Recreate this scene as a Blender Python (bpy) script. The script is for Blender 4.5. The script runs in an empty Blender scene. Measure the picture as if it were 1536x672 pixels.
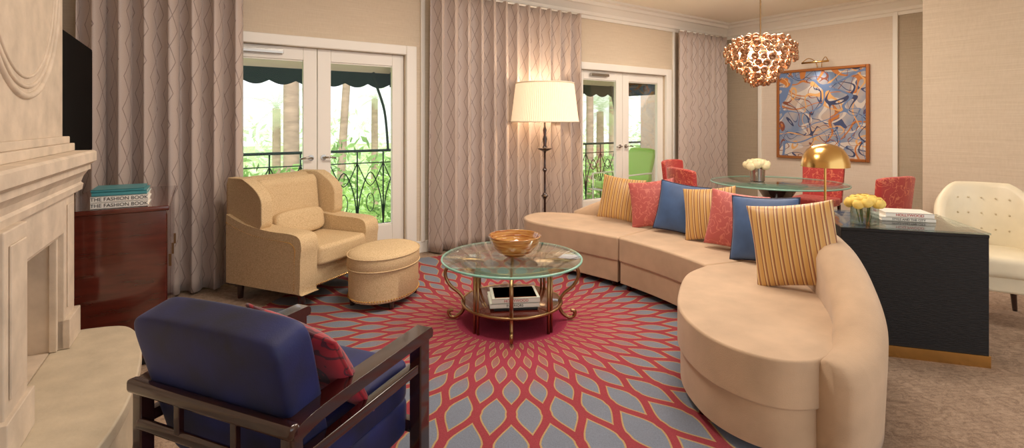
import bpy, bmesh, math, random
from mathutils import Vector, Matrix, Euler
random.seed(7)
pi=math.pi
sc=bpy.context.scene
col=sc.collection
try:
    sc.view_settings.view_transform='Standard'
    sc.view_settings.look='None'
except Exception: pass

# ---------------------------------------------------------------- materials
def lin(v):
    v/=255.0
    return v/12.92 if v<=0.04045 else ((v+0.055)/1.055)**2.4
def C(r,g,b): return (lin(r),lin(g),lin(b),1.0)

class NT:
    def __init__(s,m):
        s.t=m.node_tree; s.n=s.t.nodes; s.l=s.t.links
        s.p=next(x for x in s.n if x.type=='BSDF_PRINCIPLED')
        s.out=next(x for x in s.n if x.type=='OUTPUT_MATERIAL')
    def put(s,sock,v):
        if v is None: return
        if isinstance(v,bpy.types.NodeSocket): s.l.new(v,sock)
        else: sock.default_value=v
    def new(s,ty,**kw):
        n=s.n.new(ty)
        for k,v in kw.items(): setattr(n,k,v)
        return n
    def m(s,op,a,b=None,c=None):
        n=s.new('ShaderNodeMath',operation=op)
        s.put(n.inputs[0],a); s.put(n.inputs[1],b)
        if c is not None: s.put(n.inputs[2],c)
        return n.outputs[0]
    def mix(s,f,a,b,bt='MIX'):
        n=s.new('ShaderNodeMix',data_type='RGBA',blend_type=bt)
        s.put(n.inputs[0],f); s.put(n.inputs[6],a); s.put(n.inputs[7],b)
        return n.outputs[2]
    def coord(s,which='Object',scale=(1,1,1),rot=(0,0,0)):
        t=s.new('ShaderNodeTexCoord'); mp=s.new('ShaderNodeMapping')
        mp.inputs['Scale'].default_value=scale; mp.inputs['Rotation'].default_value=rot
        s.l.new(t.outputs[which],mp.inputs[0]); return mp.outputs[0]
    def sep(s,v):
        n=s.new('ShaderNodeSeparateXYZ'); s.l.new(v,n.inputs[0]); return n.outputs
    def noise(s,v,scale=5,detail=3,rough=.5,dist=0):
        n=s.new('ShaderNodeTexNoise'); s.l.new(v,n.inputs['Vector'])
        n.inputs['Scale'].default_value=scale; n.inputs['Detail'].default_value=detail
        n.inputs['Roughness'].default_value=rough; n.inputs['Distortion'].default_value=dist
        return n.outputs[0]
    def ramp(s,f,stops,interp='LINEAR'):
        n=s.new('ShaderNodeValToRGB'); s.put(n.inputs[0],f); r=n.color_ramp; r.interpolation=interp
        while len(r.elements)<len(stops): r.elements.new(.5)
        for e,(p,c) in zip(r.elements,stops): e.position=p; e.color=c
        return n.outputs[0]
    def mrange(s,v,a,b,c,d):
        n=s.new('ShaderNodeMapRange'); s.l.new(v,n.inputs[0])
        for i,vv in zip((1,2,3,4),(a,b,c,d)): n.inputs[i].default_value=vv
        return n.outputs[0]
    def base(s,c): s.put(s.p.inputs['Base Color'],c)
    def bump(s,h,st=.3,d=.01):
        n=s.new('ShaderNodeBump'); n.inputs['Strength'].default_value=st; n.inputs['Distance'].default_value=d
        s.l.new(h,n.inputs['Height']); s.l.new(n.outputs[0],s.p.inputs['Normal'])

def mat(name,c,rough=.5,metal=0,var=0,vscale=8,bump=0,bscale=60,sheen=0,coat=0,emit=None,es=0,stretch=(1,1,1),spec=None):
    m=bpy.data.materials.new(name); m.use_nodes=True; t=NT(m)
    t.p.inputs['Roughness'].default_value=rough; t.p.inputs['Metallic'].default_value=metal
    t.base(c)
    if var or bump:
        v=t.coord('Object',stretch)
        if var:
            n=t.noise(v,vscale,4)
            dark=tuple(x*(1-var) for x in c[:3])+(1,); lt=tuple(min(1,x*(1+var)) for x in c[:3])+(1,)
            t.base(t.ramp(n,[(.3,dark),(.7,lt)]))
        if bump: t.bump(t.noise(v,bscale,3),bump,.01)
    if sheen:
        t.p.inputs['Sheen Weight'].default_value=sheen; t.p.inputs['Sheen Roughness'].default_value=.4
    if coat: t.p.inputs['Coat Weight'].default_value=coat; t.p.inputs['Coat Roughness'].default_value=.08
    if emit: t.p.inputs['Emission Color'].default_value=emit; t.p.inputs['Emission Strength'].default_value=es
    if spec is not None: t.p.inputs['Specular IOR Level'].default_value=spec
    return m

def leafmat(name,c,var=.3,vs=2):
    m=bpy.data.materials.new(name); m.use_nodes=True; t=NT(m)
    n=t.noise(t.coord('Object'),vs,3)
    dark=tuple(x*(1-var) for x in c[:3])+(1,); lt=tuple(min(1,x*(1+var)) for x in c[:3])+(1,)
    cc=t.ramp(n,[(.3,dark),(.7,lt)])
    d=t.new('ShaderNodeBsdfDiffuse'); tr=t.new('ShaderNodeBsdfTranslucent')
    t.l.new(cc,d.inputs[0]); t.l.new(cc,tr.inputs[0])
    mx=t.new('ShaderNodeMixShader'); mx.inputs[0].default_value=.5
    t.l.new(d.outputs[0],mx.inputs[1]); t.l.new(tr.outputs[0],mx.inputs[2]); t.l.new(mx.outputs[0],t.out.inputs[0])
    return m

def glassmat(name,tint=(1,1,1,1),refl=.12,edge=None):
    m=bpy.data.materials.new(name); m.use_nodes=True; t=NT(m)
    tr=t.new('ShaderNodeBsdfTransparent'); tr.inputs[0].default_value=tint
    gl=t.new('ShaderNodeBsdfGlossy'); gl.inputs['Roughness'].default_value=.03
    gl.inputs[0].default_value=(1,1,1,1)
    fr=t.new('ShaderNodeFresnel'); fr.inputs[0].default_value=1.45
    f=t.m('MULTIPLY',fr.outputs[0],refl*8)
    f=t.m('MINIMUM',f,.6)
    mx=t.new('ShaderNodeMixShader'); t.l.new(f,mx.inputs[0]); t.l.new(tr.outputs[0],mx.inputs[1]); t.l.new(gl.outputs[0],mx.inputs[2])
    t.l.new(mx.outputs[0],t.out.inputs[0]); return m

def wallmat(name,c1,c2,bump=.12):
    m=bpy.data.materials.new(name); m.use_nodes=True; t=NT(m)
    v=t.coord('Object',(2.2,2.2,150)); n=t.noise(v,1.2,4,.65)
    v2=t.coord('Object',(90,90,20)); n2=t.noise(v2,1,2)
    f=t.m('ADD',t.m('MULTIPLY',n,.75),t.m('MULTIPLY',n2,.25))
    t.base(t.ramp(f,[(.33,c1),(.67,c2)])); t.p.inputs['Roughness'].default_value=.75
    t.bump(f,bump,.003); return m

M={}
M['wall']=wallmat('grasscloth_beige',C(208,190,166),C(225,209,187))
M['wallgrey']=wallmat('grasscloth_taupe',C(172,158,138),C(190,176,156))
M['wallpanel']=wallmat('grasscloth_light',C(222,207,190),C(235,222,207))
M['white']=mat('white_trim',C(244,240,232),.45)
M['ceil']=mat('ceiling_paint',C(250,243,228),.8)
M['stone']=mat('limestone',C(213,196,176),.7,var=.12,vscale=9,bump=.2,bscale=30)
M['stone_in']=mat('firebox_stone',C(192,178,152),.8,var=.08)
M['dark']=mat('ebony_wood',C(46,20,16),.18,var=.3,vscale=10,coat=.8,stretch=(1,1,8))
M['black']=mat('black_wood',C(24,21,21),.5,var=.5,vscale=18,bump=.4,bscale=20,stretch=(1,1,14),spec=.3)
M['mahog']=mat('glossy_mahogany',C(84,26,18),.12,var=.35,vscale=4,coat=1,stretch=(1,1,6))
M['brass']=mat('brass',C(212,170,104),.22,1)
M['abrass']=mat('antique_brass',C(168,136,98),.28,1)
M['copper']=mat('amber_bronze_glass',C(178,126,88),.1,.7,var=.35,vscale=14,coat=1)
M['chrome']=mat('brushed_nickel',C(180,176,170),.25,1)
M['sofa']=mat('sand_velvet',C(194,166,138),.9,var=.10,vscale=6,bump=.12,bscale=220,sheen=.25)
M['blue']=mat('royal_blue_velvet',C(6,20,78),.6,var=.65,vscale=5,bump=.08,bscale=220,sheen=.10)
M['cream']=mat('cream_leather',C(234,222,194),.4,var=.04)
M['tv']=mat('tv_black',C(6,6,7),.6,spec=.05)
M['bluefab']=mat('blue_satin',C(62,90,134),.5,var=.2,bump=.06,bscale=200,sheen=.3)
M['navyfab']=mat('navy_piping',C(24,30,60),.6)
M['paper']=mat('book_pages',C(236,228,214),.7)
M['teal']=mat('teal_cover',C(66,146,154),.35)
M['orange']=mat('orange_cover',C(204,112,70),.35)
M['red']=mat('red_ink',C(190,40,36),.5)
M['ink']=mat('black_ink',C(20,20,22),.5)
M['green']=mat('awning_green',C(14,56,52),.8)
M['iron']=mat('green_iron',C(20,56,46),.5)
M['canvas']=mat('cream_canvas',C(246,234,210),.8)
M['lime']=mat('lime_cushion',C(160,214,104),.8)
M['stucco']=mat('pink_stucco',C(252,224,210),.85,bump=.2,bscale=50)
M['tile']=mat('balcony_tile',C(190,160,140),.6)
M['grass']=mat('lawn',C(150,184,110),.9,var=.3,vscale=.6)
M['leaf']=leafmat('leaf_green',C(158,190,112),.35,2)
M['leaf2']=leafmat('leaf_far_hazed',C(216,228,200),.1,1)  # distance haze put into the colour: paler than the near leaves
M['leaf3']=leafmat('leaf_deep',C(142,174,108),.35,2)
M['palm']=leafmat('palm_frond',C(176,196,146),.2,1)
M['palmfar']=leafmat('palm_frond_far_hazed',C(194,208,174),.12,1)  # far fronds lightened in colour to imitate haze
M['trunk']=mat('palm_trunk',C(156,134,114),.9,var=.25,vscale=3,bump=.5,bscale=8,stretch=(1,1,3))
M['rosey']=mat('yellow_rose',C(248,212,112),.6,var=.15,vscale=30)
M['rosew']=mat('cream_rose',C(246,234,190),.6,var=.1,vscale=30)
M['stem']=mat('rose_stem',C(70,110,50),.6)
M['glass']=glassmat('door_glass',(1,1,1,1),.03)
M['tglass']=glassmat('table_glass',(.88,.95,.92,1),.12)
M['gedge']=mat('glass_edge',C(140,190,174),.1)
M['vaseglass']=glassmat('vase_glass',(.85,.9,.88,1),.15)
M['bulb']=mat('bulb_glow',C(255,226,180),.5,emit=C(255,220,176),es=4)
M['shade']=mat('lamp_shade_silk',C(250,232,202),.8,emit=C(255,228,188),es=.45)
M['stoneedge']=mat('hearth_stone',C(206,192,168),.6,var=.10,vscale=8,bump=.15,bscale=40)

def mk_amber():
    m=bpy.data.materials.new('amber_glass'); m.use_nodes=True; t=NT(m)
    v=t.coord('Object',(6,6,60)); n=t.noise(v,1,2)
    t.base(t.ramp(n,[(.35,C(176,100,40)),(.65,C(236,184,104))]))
    t.p.inputs['Roughness'].default_value=.1; t.p.inputs['Transmission Weight'].default_value=.35; t.p.inputs['Coat Weight'].default_value=1
    return m
M['amber']=mk_amber()

def mk_tweed(name,a,b):
    m=bpy.data.materials.new(name); m.use_nodes=True; t=NT(m)
    v=t.coord('Object',(110,110,360)); n=t.noise(v,1,1,.6)
    v2=t.coord('Object',(360,360,110)); n2=t.noise(v2,1,1,.6)
    f=t.m('MULTIPLY',t.m('ADD',n,n2),.5)
    t.base(t.ramp(f,[(.36,a),(.64,b)])); t.p.inputs['Roughness'].default_value=.92; t.bump(f,.3,.004)
    t.p.inputs['Specular IOR Level'].default_value=.2; return m
M['tweed']=mk_tweed('wheat_tweed',C(192,162,122),C(228,204,164))

def mk_carpet():
    m=bpy.data.materials.new('patterned_carpet'); m.use_nodes=True; t=NT(m)
    v=t.coord('Object',(1,1,1),(0,0,.5))
    b=t.new('ShaderNodeTexBrick'); t.l.new(v,b.inputs['Vector']); b.inputs['Scale'].default_value=11
    b.inputs['Color1'].default_value=(1,1,1,1); b.inputs['Color2'].default_value=(.72,.72,.72,1); b.inputs['Mortar'].default_value=(.3,.3,.3,1)
    b.inputs['Mortar Size'].default_value=.04; b.inputs['Brick Width'].default_value=.9; b.inputs['Row Height'].default_value=.3
    n=t.noise(v,16,5,.7,1.5); n2=t.noise(v,220,2)
    f=t.m('ADD',t.m('MULTIPLY',n,.6),t.m('MULTIPLY',n2,.4))
    c=t.ramp(f,[(.38,C(134,111,93)),(.60,C(184,159,137))])
    t.base(t.mix(.22,c,b.outputs[0],'MULTIPLY')); t.p.inputs['Roughness'].default_value=.95
    t.bump(f,.6,.01); return m
M['carpet']=mk_carpet()

def mk_rug():
    m=bpy.data.materials.new('sunburst_rug'); m.use_nodes=True; t=NT(m)
    x,y,_=t.sep(t.coord('Object'))
    r=t.m('SQRT',t.m('ADD',t.m('MULTIPLY',x,x),t.m('MULTIPLY',y,y)))
    th=t.m('ARCTAN2',y,x)
    NP=44
    a=t.m('MULTIPLY',t.m('FRACT',t.m('ADD',t.m('MULTIPLY',th,NP/(2*pi)),NP)),2.0)
    b=t.m('MULTIPLY',t.m('LOGARITHM',t.m('MAXIMUM',t.m('DIVIDE',r,.3),.01),math.e),2.5)
    amp=t.mrange(r,.5,1.1,.30,.52)
    cs=t.m('MULTIPLY',t.m('COSINE',t.m('MULTIPLY',b,2*pi)),amp)
    d0=t.m('ABSOLUTE',t.m('SUBTRACT',a,cs))
    d1=t.m('ABSOLUTE',t.m('SUBTRACT',a,t.m('SUBTRACT',1.0,cs)))
    d2=t.m('ABSOLUTE',t.m('SUBTRACT',a,t.m('ADD',2.0,cs)))
    d3=t.m('ABSOLUTE',t.m('SUBTRACT',a,t.m('SUBTRACT',-1.0,cs)))
    d=t.m('MINIMUM',t.m('MINIMUM',d0,d1),t.m('MINIMUM',d2,d3))
    wd=t.mrange(r,.35,1.5,.42,.20)
    ol=t.mrange(r,.35,1.5,.12,.085)
    line=t.m('GREATER_THAN',d,wd); fill=t.m('GREATER_THAN',d,t.m('ADD',wd,ol))
    ra=t.mrange(r,.3,1.1,0,1)
    rb_=t.mrange(r,.6,1.05,0,1)
    redc=t.mix(ra,C(174,66,92),C(164,72,80))
    fillc=t.mix(rb_,C(172,108,98),C(134,141,156))
    c=t.mix(line,redc,C(192,160,116)); c=t.mix(fill,c,fillc)
    inner=t.m('LESS_THAN',r,.40); c=t.mix(inner,c,C(172,62,90))
    v=t.coord('Object'); n=t.noise(v,170,3,.7); n3=t.noise(v,5,2)
    c=t.mix(.4,c,t.ramp(n,[(.3,(.5,.5,.5,1)),(.7,(1,1,1,1))]),'MULTIPLY')
    c=t.mix(.15,c,t.ramp(n3,[(.3,(.6,.6,.6,1)),(.7,(1,1,1,1))]),'MULTIPLY')
    t.base(c); t.p.inputs['Roughness'].default_value=1; t.p.inputs['Specular IOR Level'].default_value=.1
    t.bump(t.m('ADD',n,t.m('MULTIPLY',line,-.6)),.5,.007); return m
M['rug']=mk_rug()

def mk_curtain():
    m=bpy.data.materials.new('trellis_drape'); m.use_nodes=True; t=NT(m)
    u,v,_=t.sep(t.coord('UV'))
    P=.30
    uc=t.m('ABSOLUTE',t.m('SUBTRACT',t.m('MULTIPLY',t.m('FRACT',t.m('DIVIDE',u,P)),P),P/2))
    tr=t.m('MULTIPLY',t.m('PINGPONG',v,.13),.42)
    d=t.m('ABSOLUTE',t.m('SUBTRACT',uc,tr))
    uc2=t.m('SUBTRACT',P/2,uc)
    d2=t.m('ABSOLUTE',t.m('SUBTRACT',uc2,t.m('MULTIPLY',t.m('PINGPONG',t.m('ADD',v,.13),.13),.42)))
    l=t.m('MAXIMUM',t.m('LESS_THAN',d,.0034),t.m('LESS_THAN',d2,.0034))
    n=t.noise(t.coord('UV',(200,200,1)),1,2)
    base=t.mix(n,C(180,162,154),C(206,190,180))
    t.base(t.mix(t.m('MULTIPLY',l,.72),base,C(114,94,88)))
    t.p.inputs['Roughness'].default_value=.4; t.p.inputs['Sheen Weight'].default_value=.2
    return m
M['curtain']=mk_curtain()

def mk_stripe():
    m=bpy.data.materials.new('gold_stripe_silk'); m.use_nodes=True; t=NT(m)
    x,y,z=t.sep(t.coord('Object'))
    f=t.m('FRACT',t.m('MULTIPLY',y,20))
    t.base(t.ramp(f,[(0,C(202,156,88)),(.34,C(132,74,50)),(.44,C(216,186,132)),(.62,C(172,112,60)),(.74,C(120,78,62)),(.82,C(206,166,102))],'CONSTANT'))
    t.p.inputs['Roughness'].default_value=.4; t.p.inputs['Sheen Weight'].default_value=.3; return m
M['stripe']=mk_stripe()
def mk_patt(name,a,b,sc_=14,w=.03):
    m=bpy.data.materials.new(name); m.use_nodes=True; t=NT(m)
    n=t.noise(t.coord('Object'),sc_,1,.5,.8)
    l=t.m('LESS_THAN',t.m('ABSOLUTE',t.m('SUBTRACT',n,.5)),w)
    t.base(t.mix(l,a,b)); t.p.inputs['Roughness'].default_value=.5; t.p.inputs['Sheen Weight'].default_value=.2; return m
M['redfab']=mk_patt('coral_damask',C(180,84,80),C(202,114,102),16,.03)
M['crim']=mk_patt('crimson_print',C(160,26,48),C(84,22,44),9,.04)
M['redchair']=mk_patt('red_chair_fabric',C(184,58,56),C(216,118,90),14,.025)

def mk_paint():
    m=bpy.data.materials.new('abstract_canvas'); m.use_nodes=True; t=NT(m)
    v=t.coord('Object')
    c=t.ramp(t.noise(v,2.2,3),[(.36,C(124,146,182)),(.5,C(180,176,182)),(.64,C(204,184,170))])
    for scale,off,wd,cc in ((1.6,.0,.012,C(70,84,128)),(1.5,3.1,.030,C(218,210,204)),(1.2,7.7,.022,C(204,128,64)),(1.7,12.3,.010,C(140,80,60)),(1.4,19.2,.016,C(230,178,114)),(1.5,25.2,.009,C(60,70,108)),(1.3,33.2,.016,C(112,138,184))):
        mp=t.new('ShaderNodeMapping'); mp.inputs['Location'].default_value=(off,off*.7,off*1.3)
        tc=t.new('ShaderNodeTexCoord'); t.l.new(tc.outputs['Object'],mp.inputs[0])
        n=t.noise(mp.outputs[0],scale,0,.4,1.9)
        l=t.m('LESS_THAN',t.m('ABSOLUTE',t.m('SUBTRACT',n,.5)),wd)
        c=t.mix(l,c,cc)
    t.base(c); t.p.inputs['Roughness'].default_value=.6; return m
M['art']=mk_paint()

# ---------------------------------------------------------------- mesh helpers
def empty(name,loc=(0,0,0),rz=0):
    e=bpy.data.objects.new(name,None); col.objects.link(e); e.location=loc; e.rotation_euler=(0,0,rz); e.empty_display_size=.1
    return e
def mobj(name,vs,fs,m,parent=None,smooth=False,loc=(0,0,0),rot=(0,0,0),uv=None):
    me=bpy.data.meshes.new(name); me.from_pydata([tuple(v) for v in vs],[],fs); me.update()
    bm=bmesh.new(); bm.from_mesh(me); bmesh.ops.recalc_face_normals(bm,faces=bm.faces); bm.to_mesh(me); bm.free()
    if smooth:
        me.polygons.foreach_set('use_smooth',[True]*len(me.polygons))
    o=bpy.data.objects.new(name,me); col.objects.link(o); me.materials.append(m)
    o.location=loc; o.rotation_euler=rot
    if parent: o.parent=parent
    return o
def bev(o,w,seg=3,wn=True):
    if w<=0: return o
    b=o.modifiers.new('bevel','BEVEL'); b.width=w; b.segments=seg; b.limit_method='ANGLE'; b.angle_limit=math.radians(35)
    o.data.polygons.foreach_set('use_smooth',[True]*len(o.data.polygons))
    if wn:
        w_=o.modifiers.new('wn','WEIGHTED_NORMAL'); w_.keep_sharp=True
    return o
def boxes(name,lst,m,parent=None,bevel=0,loc=(0,0,0),rot=(0,0,0)):
    vs=[];fs=[]
    for (x0,x1,y0,y1,z0,z1) in lst:
        k=len(vs)
        vs+=[(x0,y0,z0),(x1,y0,z0),(x1,y1,z0),(x0,y1,z0),(x0,y0,z1),(x1,y0,z1),(x1,y1,z1),(x0,y1,z1)]
        fs+=[[k+i for i in f] for f in ((0,3,2,1),(4,5,6,7),(0,1,5,4),(1,2,6,5),(2,3,7,6),(3,0,4,7))]
    o=mobj(name,vs,fs,m,parent,loc=loc,rot=rot); return bev(o,bevel,2)
def box(name,a,m,parent=None,bevel=0,loc=(0,0,0),rot=(0,0,0)): return boxes(name,[a],m,parent,bevel,loc,rot)
def prism(name,pts,z0,z1,m,parent=None,bevel=0,seg=4,axis='Z',loc=(0,0,0),rot=(0,0,0)):
    n=len(pts)
    def P(a,b,c): return (a,b,c) if axis=='Z' else ((a,c,b) if axis=='Y' else (c,a,b))
    vs=[P(p[0],p[1],z0) for p in pts]+[P(p[0],p[1],z1) for p in pts]
    fs=[list(range(n))[::-1],list(range(n,2*n))]+[[i,(i+1)%n,n+(i+1)%n,n+i] for i in range(n)]
    o=mobj(name,vs,fs,m,parent,loc=loc,rot=rot); return bev(o,bevel,seg)
def lathe(name,prof,m,parent=None,seg=40,loc=(0,0,0),sx=1,sy=1,rot=(0,0,0),mod=None):
    vs=[];fs=[]
    for (r,z) in prof:
        for i in range(seg):
            a=2*pi*i/seg; rr=r+(mod(i) if mod else 0)
            vs.append((rr*math.cos(a)*sx,rr*math.sin(a)*sy,z))
    for j in range(len(prof)-1):
        for i in range(seg):
            fs.append([j*seg+i,j*seg+(i+1)%seg,(j+1)*seg+(i+1)%seg,(j+1)*seg+i])
    if prof[0][0]>1e-4 and not mod: fs.append([i for i in range(seg)][::-1])
    if prof[-1][0]>1e-4 and not mod: fs.append([(len(prof)-1)*seg+i for i in range(seg)])
    o=mobj(name,vs,fs,m,parent,smooth=True,loc=loc,rot=rot)
    es=o.modifiers.new('es','EDGE_SPLIT'); es.split_angle=math.radians(40)
    return o
def cr(pts,n=8,closed=False):
    P=[Vector(p) for p in pts]; out=[]; L=len(P); rng=L if closed else L-1
    for i in range(rng):
        if closed: a,b,c,d=P[(i-1)%L],P[i],P[(i+1)%L],P[(i+2)%L]
        else: a,b,c,d=P[max(i-1,0)],P[i],P[i+1],P[min(i+2,L-1)]
        for k in range(n):
            t=k/n
            out.append(.5*((2*b)+(c-a)*t+(2*a-5*b+4*c-d)*t*t+(3*b-a-3*c+d)*t**3))
    if not closed: out.append(P[-1])
    return out
def tubegeo(pts,r,seg=8,cyclic=False,vs=None,fs=None):
    vs=[] if vs is None else vs; fs=[] if fs is None else fs
    P=[Vector(p) for p in pts]; n=len(P); k0=len(vs); up=None
    for i in range(n):
        if cyclic: t=(P[(i+1)%n]-P[i-1])
        else: t=P[min(i+1,n-1)]-P[max(i-1,0)]
        t.normalize()
        if up is None:
            up=Vector((0,0,1)) if abs(t.z)<.9 else Vector((1,0,0))
        s=t.cross(up); s.normalize(); up=s.cross(t); up.normalize()
        rr=r[i] if isinstance(r,(list,tuple)) else r
        for j in range(seg):
            a=2*pi*j/seg; vs.append(P[i]+s*rr*math.cos(a)+up*rr*math.sin(a))
    for i in range(n if cyclic else n-1):
        for j in range(seg):
            a=k0+i*seg; b=k0+((i+1)%n)*seg
            fs.append([a+j,a+(j+1)%seg,b+(j+1)%seg,b+j])
    if not cyclic:
        fs.append([k0+j for j in range(seg)][::-1]); fs.append([k0+(n-1)*seg+j for j in range(seg)])
    return vs,fs
def tubes(name,plist,m,parent=None,seg=8,loc=(0,0,0),rot=(0,0,0)):
    vs=[];fs=[]
    for p in plist:
        pts,r=p[0],p[1]; cyc=p[2] if len(p)>2 else False
        tubegeo(pts,r,seg,cyc,vs,fs)
    return mobj(name,vs,fs,m,parent,smooth=True,loc=loc,rot=rot)
def supbox(name,size,m,parent=None,loc=(0,0,0),rot=(0,0,0),e=7,n=14,taper=None):
    bm=bmesh.new(); bmesh.ops.create_cube(bm,size=2)
    bmesh.ops.subdivide_edges(bm,edges=bm.edges[:],cuts=n,use_grid_fill=True)
    for v in bm.verts:
        c=[math.sin(q*pi/2) for q in v.co]
        s=(abs(c[0])**e+abs(c[1])**e+abs(c[2])**e)**(1/e)
        x,y,z=[q/s for q in c]
        v.co=Vector((x*size[0]/2,y*size[1]/2,z*size[2]/2))
        if taper: v.co=taper(v.co,x,y,z)
    me=bpy.data.meshes.new(name); bm.to_mesh(me); bm.free(); me.materials.append(m)
    me.polygons.foreach_set('use_smooth',[True]*len(me.polygons))
    o=bpy.data.objects.new(name,me); col.objects.link(o); o.location=loc; o.rotation_euler=rot
    if parent:o.parent=parent
    return o
def pillow(name,w,h,T,m,loc,az,tilt=0,roll=0,pipe=None):
    e=empty(name,loc,az)
    n=22; vs=[];fs=[]
    def pos(u,v,s):
        t=T/2*(max(0,(1-u*u)*(1-v*v)))**.42
        return (s*t, u*w/2*(1-.07*(1-v*v)), v*h/2*(1-.07*(1-u*u)))
    idx={}
    for s in (1,-1):
        for i in range(n+1):
            for j in range(n+1):
                u=math.sin((-1+2*i/n)*pi/2); v=math.sin((-1+2*j/n)*pi/2)
                b=i in(0,n) or j in(0,n)
                if s==-1 and b: idx[(s,i,j)]=idx[(1,i,j)]; continue
                idx[(s,i,j)]=len(vs); vs.append(pos(u,v,s))
        for i in range(n):
            for j in range(n):
                fs.append([idx[(s,i,j)],idx[(s,i+1,j)],idx[(s,i+1,j+1)],idx[(s,i,j+1)]])
    mobj('cover',vs,fs,m,e,smooth=True,rot=(roll,tilt,0))
    if pipe:
        pts=[]
        K=16
        for a,b in (((-1,-1),(1,-1)),((1,-1),(1,1)),((1,1),(-1,1)),((-1,1),(-1,-1))):
            for k in range(K):
                u=a[0]+(b[0]-a[0])*k/K; v=a[1]+(b[1]-a[1])*k/K; pts.append(pos(u,v,1))
        tubes('piping',[(pts,.007,True)],pipe,e,rot=(roll,tilt,0))
    return e
def legs4(parent,pts,h,m,r0=.016,r1=.026,z0=0):
    vs=[];fs=[]
    for (x,y) in pts: tubegeo([(x,y,z0),(x,y,z0+h)],[r0,r1],10,False,vs,fs)
    mobj('legs',vs,fs,m,parent,smooth=False)
def text(name,body,size,loc,rot,m,parent):
    cu=bpy.data.curves.new(name,'FONT'); cu.body=body; cu.size=size; cu.extrude=.0005
    o=bpy.data.objects.new(name,cu); col.objects.link(o); cu.materials.append(m); o.location=loc; o.rotation_euler=rot; o.parent=parent
    cu.align_x='CENTER'; cu.align_y='CENTER'; return o

# ---------------------------------------------------------------- room shell
YB=5.3; XR=8.24; XL=-.62; ZC=3.15
box('floor',(-.9,8.5,-2.6,YB+.12,-.12,0),M['carpet'])
box('ceiling',(-.9,8.5,-2.6,YB+.12,ZC,ZC+.12),M['ceil'])
D1=(.40,2.24); D2=(4.76,6.60); DH=2.19
boxes('wall_back',[(-.9,D1[0],YB,YB+.12,0,ZC),(D1[1],D2[0],YB,YB+.12,0,ZC),(D2[1],8.5,YB,YB+.12,0,ZC),
   (D1[0],D1[1],YB,YB+.12,DH,ZC),(D2[0],D2[1],YB,YB+.12,DH,ZC)],M['wall'])
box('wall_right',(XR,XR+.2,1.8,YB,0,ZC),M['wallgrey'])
box('wall_panel',(XR-.012,XR-.001,2.79,4.63,.12,2.98),M['wallpanel'])
box('wall_alcove',(6.25,XR+.2,-2.6,1.87,0,ZC),M['wall'])
box('wall_left',(XL-.15,XL,-2.6,YB,0,ZC),M['wall'])
boxes('trim_1',[(XR-.035,XR,4.63,4.69,.12,3.0),(XR-.035,XR,2.73,2.79,.12,3.0),(XR-.035,XR,2.73,4.69,2.96,3.02)],M['white'],bevel=.008)
boxes('trim_2',[(2.42,2.47,YB-.03,YB,.12,2.9),(6.78,6.83,YB-.03,YB,.12,2.9)],M['white'],bevel=.008)
boxes('trim_3',[(D1[0]-.12,D1[0],YB-.05,YB,0,DH+.10),(D1[1],D1[1]+.12,YB-.05,YB,0,DH+.10),(D1[0],D1[1],YB-.05,YB,DH,DH+.10)],M['white'],bevel=.01)
boxes('trim_4',[(D2[0]-.12,D2[0],YB-.05,YB,0,DH+.10),(D2[1],D2[1]+.12,YB-.05,YB,0,DH+.10),(D2[0],D2[1],YB-.05,YB,DH,DH+.10)],M['white'],bevel=.01)
boxes('baseboard_back',[(XL,D1[0]-.12,YB-.02,YB,0,.13),(D1[1]+.12,D2[0]-.12,YB-.02,YB,0,.13),(D2[1]+.12,XR,YB-.02,YB,0,.13)],M['white'],bevel=.005)
box('baseboard_right',(XR-.04,XR,1.87,YB-.02,0,.13),M['white'],bevel=.005)
box('baseboard_alcove',(6.23,6.25,-2.6,1.87,0,.14),M['white'],bevel=.005)
box('baseboard_left',(XL,XL+.02,3.55,YB-.02,0,.13),M['white'],bevel=.005)
cp=[(0,2.90),(.02,2.90),(.03,2.94),(.05,2.95),(.06,2.99),(.12,3.06),(.15,3.07),(.16,3.11),(.22,3.12),(.22,3.15),(0,3.15)]
prism('trim_5',[(YB-a,z) for a,z in cp],XL,XR,M['white'],axis='X')
def ypr(name,prof,y0,y1,m): return prism(name,prof,y0,y1,m,axis='Y')
ypr('trim_6',[(XR-a,z) for a,z in cp],1.87,YB,M['white'])
ypr('trim_7',[(6.25-a,z) for a,z in cp],-2.6,1.87,M['white'])

# ---------------------------------------------------------------- french doors
def french(name,x0,x1):
    e=empty(name,(0,YB+.05,0)); xm=(x0+x1)/2; L=[];G=[]
    for a,b in ((x0+.005,xm-.003),(xm+.003,x1-.005)):
        st=.13
        L+=[(a,a+st,-.025,.025,.02,DH-.003),(b-st,b,-.025,.025,.02,DH-.003),(a+st,b-st,-.025,.025,2.065,DH-.003),(a+st,b-st,-.025,.025,.02,.35)]
        L+=[(a+st,b-st,-.012,.012,.35,.365),(a+st,b-st,-.012,.012,2.05,2.065)]
        G.append((a+st,b-st,-.004,.004,.36,2.055))
    boxes('leaves',L,M['white'],e,.005); boxes('glass',G,M['glass'],e)
    H=[]
    for s in (-1,1):
        x=xm+s*.06
        H.append(([(x,-.03,1.1),(x,-.075,1.1)],.012)); H.append(([(x,-.075,1.1),(x+s*.05,-.08,1.105),(x+s*.11,-.075,1.095)],.010))
    tubes('lever_handles',H,M['chrome'],e)
    for s in (-1,1): lathe('rosette_%d'%(s+2),[(.0,-.004),(.028,-.004),(.028,.004),(0,.006)],M['chrome'],e,20,(xm+s*.06,-.03,1.1),rot=(pi/2,0,0))
    boxes('door_closer',[(x0+.25,x0+.6,-.07,-.03,2.11,2.15)],M['chrome'],e,.004)
    boxes('threshold',[(x0,x1,-.05,.07,0,.02)],M['abrass'],e)
french('door_1',*D1); french('door_2',*D2)

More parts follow.
